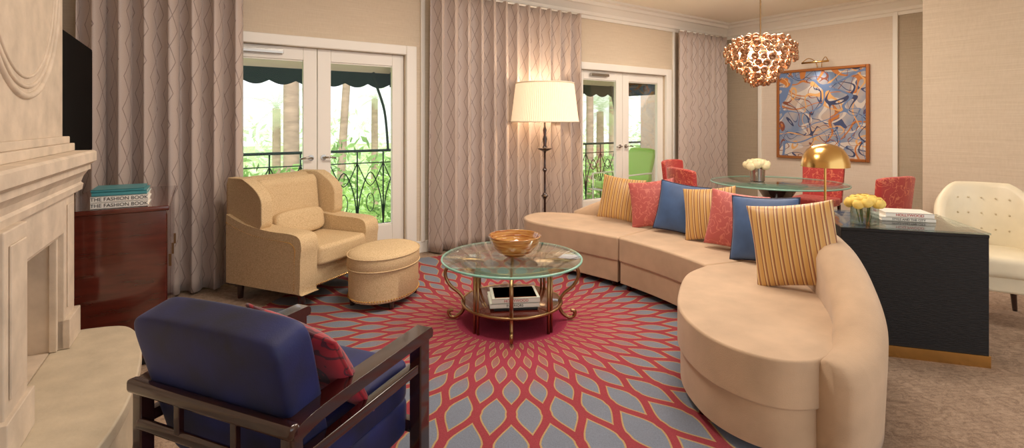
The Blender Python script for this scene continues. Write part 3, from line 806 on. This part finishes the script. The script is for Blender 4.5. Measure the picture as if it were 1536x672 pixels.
# ---------------------------------------------------------------- balcony & exterior
bal=empty('balcony')
boxes('slab',[(-.4,3.3,YB+.12,6.75,-.15,-.01),(4.3,8.4,YB+.12,6.75,-.15,-.01)],M['tile'],bal)
def railing(name,x0,x1,y,sides=True):
    e=empty(name,(0,y,0)); T=[]
    T+=[([(x0,0,1.08),(x1,0,1.08)],.02),([(x0,0,.10),(x1,0,.10)],.012),([(x0,0,.92),(x1,0,.92)],.008)]
    n=round((x1-x0)/.36); st=(x1-x0)/n
    for k in range(n+1):
        x=x0+k*st
        T.append(([(x,0,0),(x,0,1.08)],.010))
        if k<n:
            T.append((cr([(x,0,.1),(x+st*.12,0,.5),(x+st*.5,0,.80),(x+st*.88,0,.5),(x+st,0,.1)],5),.008))
            T.append((cr([(x-st*.0,0,.92),(x+st*.5,0,.62),(x+st,0,.92)],5),.007))
            c=[(x+st*.5+.05*math.cos(q*pi/8),0,.40+.12*math.sin(q*pi/8)) for q in range(16)]
            T.append((c,.006,True))
    tubes('ironwork',T,M['iron'],e,6)
    if sides:
        tubes('side_rails',[([(xx,0,z),(xx,5.45-y,z)],.014) for xx in (x0,x1) for z in (1.08,.1)]+[([(xx,-.2*k,.1),(xx,-.2*k,1.08)],.008) for xx in (x0,x1) for k in range(6)],M['iron'],e,6)
railing('balcony_railing',-.3,3.2,6.65); railing('balcony_railing',4.4,8.3,6.65)
def awning(name,x0,x1):
    e=empty(name)
    y0,z0,y1,z1=YB+.14,2.75,6.55,2.12
    mobj('canopy_top',[(x0,y0,z0),(x1,y0,z0),(x1,y1,z1),(x0,y1,z1)],[[0,1,2,3]],M['green'],e)
    mobj('canopy_lining',[(x0,y0,z0-.02),(x1,y0,z0-.02),(x1,y1,z1-.02),(x0,y1,z1-.02)],[[0,1,2,3]],M['canvas'],e)
    vs=[];fs=[];n=96
    for i in range(n+1):
        x=x0+(x1-x0)*i/n; d=.17+.05*abs(math.sin(pi*i/12)); vs+=[(x,y1,z1),(x,y1,z1-d)]
    for i in range(n): fs.append([2*i,2*i+1,2*i+3,2*i+2])
    mobj('scalloped_valance',vs,fs,M['green'],e)
    for nm,xx in (('a',x0),('b',x1)):
        mobj('side_'+nm,[(xx,y0,z0),(xx,y1,z1),(xx,y1,z1-.2),(xx,y0,z1-.2)],[[0,1,2,3]],M['green'],e)
    tubes('frame_arms',[(cr([(x0+.0,y0,1.0),(x0,y0+.4,1.35),(x0,y1-.1,1.9),(x0,y1,z1)],6),.018),(cr([(x1,y1+.05,1.08),(x1-.05,y1+.05,1.6),(x1-.2,y1,2.0),(x1-.22,y1,z1)],6),.018),([(x0,y1,z1),(x1,y1,z1)],.015)],M['iron'],e)
awning('awning',.2,2.55); awning('awning',4.6,6.9)
box('wall_exterior_pier',(7.55,8.3,6.0,6.62,-.15,3.3),M['stucco'])
lc=empty('patio_lounge_chair',(6.5,6.02,-.01),az(176))
supbox('seat_cushion',(.75,.6,.12),M['lime'],lc,(.1,0,.42),e=7)
supbox('back_cushion',(.12,.6,.62),M['lime'],lc,(-.32,0,.72),rot=(0,az(-16),0),e=7)
tubes('tube_frame',[([(.45,s*.31,0),(.45,s*.31,.6),(-.3,s*.31,.62),(-.42,s*.31,1.0)],.015) for s in (-1,1)]+[([(-.35,s*.31,0),(-.3,s*.31,.62)],.015) for s in (-1,1)]+[([(.45,-.31,.34),(.45,.31,.34)],.015),([(-.32,-.31,.34),(-.32,.31,.34)],.015),([(-.32,-.31,.34),(.45,-.31,.34)],.015),([(-.32,.31,.34),(.45,.31,.34)],.015)],M['white'],lc)

box('ground_lawn',(-60,90,7.2,120,-3.7,-3.5),M['grass'])
def leafcloud(name,blobs,n,size,m,seed):
    rnd=random.Random(seed); vs=[];fs=[]
    for (cx,cy,cz,rx,ry,rz) in blobs:
        for k in range(n):
            d=Vector((rnd.gauss(0,1),rnd.gauss(0,1),rnd.gauss(0,1))).normalized(); q=rnd.uniform(.75,1.05)
            c=Vector((cx+d.x*rx*q,cy+d.y*ry*q,cz+d.z*rz*q))
            a=Vector((rnd.gauss(0,1),rnd.gauss(0,1),rnd.gauss(0,1))).normalized(); b=a.orthogonal().normalized()
            s=size*rnd.uniform(.6,1.3); k0=len(vs)
            vs+=[c-a*s,c+b*s*.4,c+a*s,c-b*s*.4]; fs.append([k0,k0+1,k0+2,k0+3])
    o=mobj(name,vs,fs,m); return o
rnd=random.Random(11)
leafcloud('garden_hedge',[(-2+1.1*k+rnd.uniform(-.3,.3),8.4+rnd.uniform(-.3,.4),-.75+rnd.uniform(-.3,.3),1.0,.8,1.1) for k in range(12)],650,.09,M['leaf'],1)
leafcloud('garden_shrubs',[(0+1.9*k+rnd.uniform(-.5,.5),11.8+rnd.uniform(-.4,.8),-.9+rnd.uniform(-.4,.6),1.5,1.1,1.6) for k in range(12)],650,.13,M['leaf3'],2)
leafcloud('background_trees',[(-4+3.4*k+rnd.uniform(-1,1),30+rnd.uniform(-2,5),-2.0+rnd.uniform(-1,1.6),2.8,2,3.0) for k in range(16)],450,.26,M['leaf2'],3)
def palm(x,y,zt,r,fr,m,lean=0,seed=0,zg=-3.5,nf=20):
    e=empty('palm_tree',(x,y,0)); rnd=random.Random(seed)
    pts=cr([(0,0,zg),(lean*.3,0,zg+(zt-zg)*.4),(lean,0,zt)],8)
    tubes('trunk',[(pts,[r*(1.15-.3*i/(len(pts)-1)) for i in range(len(pts))])],M['trunk'],e,12)
    vs=[];fs=[]
    for k in range(nf):
        a=2*pi*k/nf+rnd.uniform(-.15,.15); el=rnd.uniform(-.4,1.2); L=fr*rnd.uniform(.8,1.1)
        p=Vector((lean,0,zt)); d=Vector((math.cos(a)*math.cos(el),math.sin(a)*math.cos(el),math.sin(el))); seg=14
        side=Vector((-math.sin(a),math.cos(a),0))
        for i in range(seg):
            q=p+d*L/seg
            for s in (-1,1):
                for h_ in (0,.5):
                    b=p+(q-p)*h_; w=L*.20*math.sin(pi*min(.95,(i+1)/(seg+1)))+.04
                    tip=b+side*s*w+d*w*.6+Vector((0,0,-w*.3)); k0=len(vs)
                    vs+=[b,b+d*L*.012,tip]; fs.append([k0,k0+1,k0+2])
            p=q; d=(d+Vector((0,0,-.11))).normalized()
    mobj('fronds',vs,fs,m,e)
palm(2.75,13.6,7.5,.19,1.9,M['palm'],0,1)
palm(4.9,17.2,8.5,.13,2.0,M['palm'],.7,2)
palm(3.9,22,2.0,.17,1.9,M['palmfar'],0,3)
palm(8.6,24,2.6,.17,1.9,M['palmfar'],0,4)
palm(14.9,15.2,1.9,.17,1.8,M['palm'],0,5)
palm(13.2,14.0,6.5,.14,1.9,M['palm'],0,6)
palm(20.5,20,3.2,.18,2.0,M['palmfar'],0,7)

# ---------------------------------------------------------------- lights
def light(name,ty,loc,power,colr,size=None,rot=(0,0,0),sy=None):
    l=bpy.data.lights.new(name,ty); l.energy=power; l.color=colr
    o=bpy.data.objects.new(name,l); col.objects.link(o); o.location=loc; o.rotation_euler=rot
    if ty=='AREA':
        l.size=size
        if sy: l.shape='RECTANGLE'; l.size_y=sy
    elif size is not None and ty!='SUN': l.shadow_soft_size=size
    return o
warm=(1,.88,.75)
light('added_ceiling_fill','AREA',(1.6,2.8,3.12),48,warm,.8)  # area fills added to brighten the room; no ceiling fixtures here
light('added_ceiling_fill','AREA',(3.6,2.4,3.12),52,warm,.9)
light('added_ceiling_fill','AREA',(6.0,3.4,3.12),50,warm,1.2)
light('lamp_light','POINT',(3.86,4.88,1.74),20,(1,.82,.60),.06)
light('chandelier_light','POINT',(5.8,3.28,2.2),32,(1,.86,.70),.12)
light('picture_light_glow','SPOT',(XR-.25,3.71,2.36),10,(1,.86,.7),.05,rot=(0,az(-35),0))
s=light('sun','SUN',(0,0,20),5.0,(1,.97,.92),rot=(az(38),0,az(-15))); s.data.angle=.03

w=bpy.data.worlds.new('hazy_sky'); sc.world=w; w.use_nodes=True
bg=w.node_tree.nodes['Background']; bg.inputs[0].default_value=(.96,.98,1,1); bg.inputs[1].default_value=1.5

# ---------------------------------------------------------------- camera
cd=bpy.data.cameras.new('camera'); cam=bpy.data.objects.new('camera',cd); col.objects.link(cam)
cam.location=(0,0,1.45); cam.rotation_euler=(pi/2,0,math.radians(-34.69))
cd.sensor_width=36; cd.lens=18.05; cd.shift_y=-152/1536; cd.clip_start=.05; cd.clip_end=300
sc.camera=cam
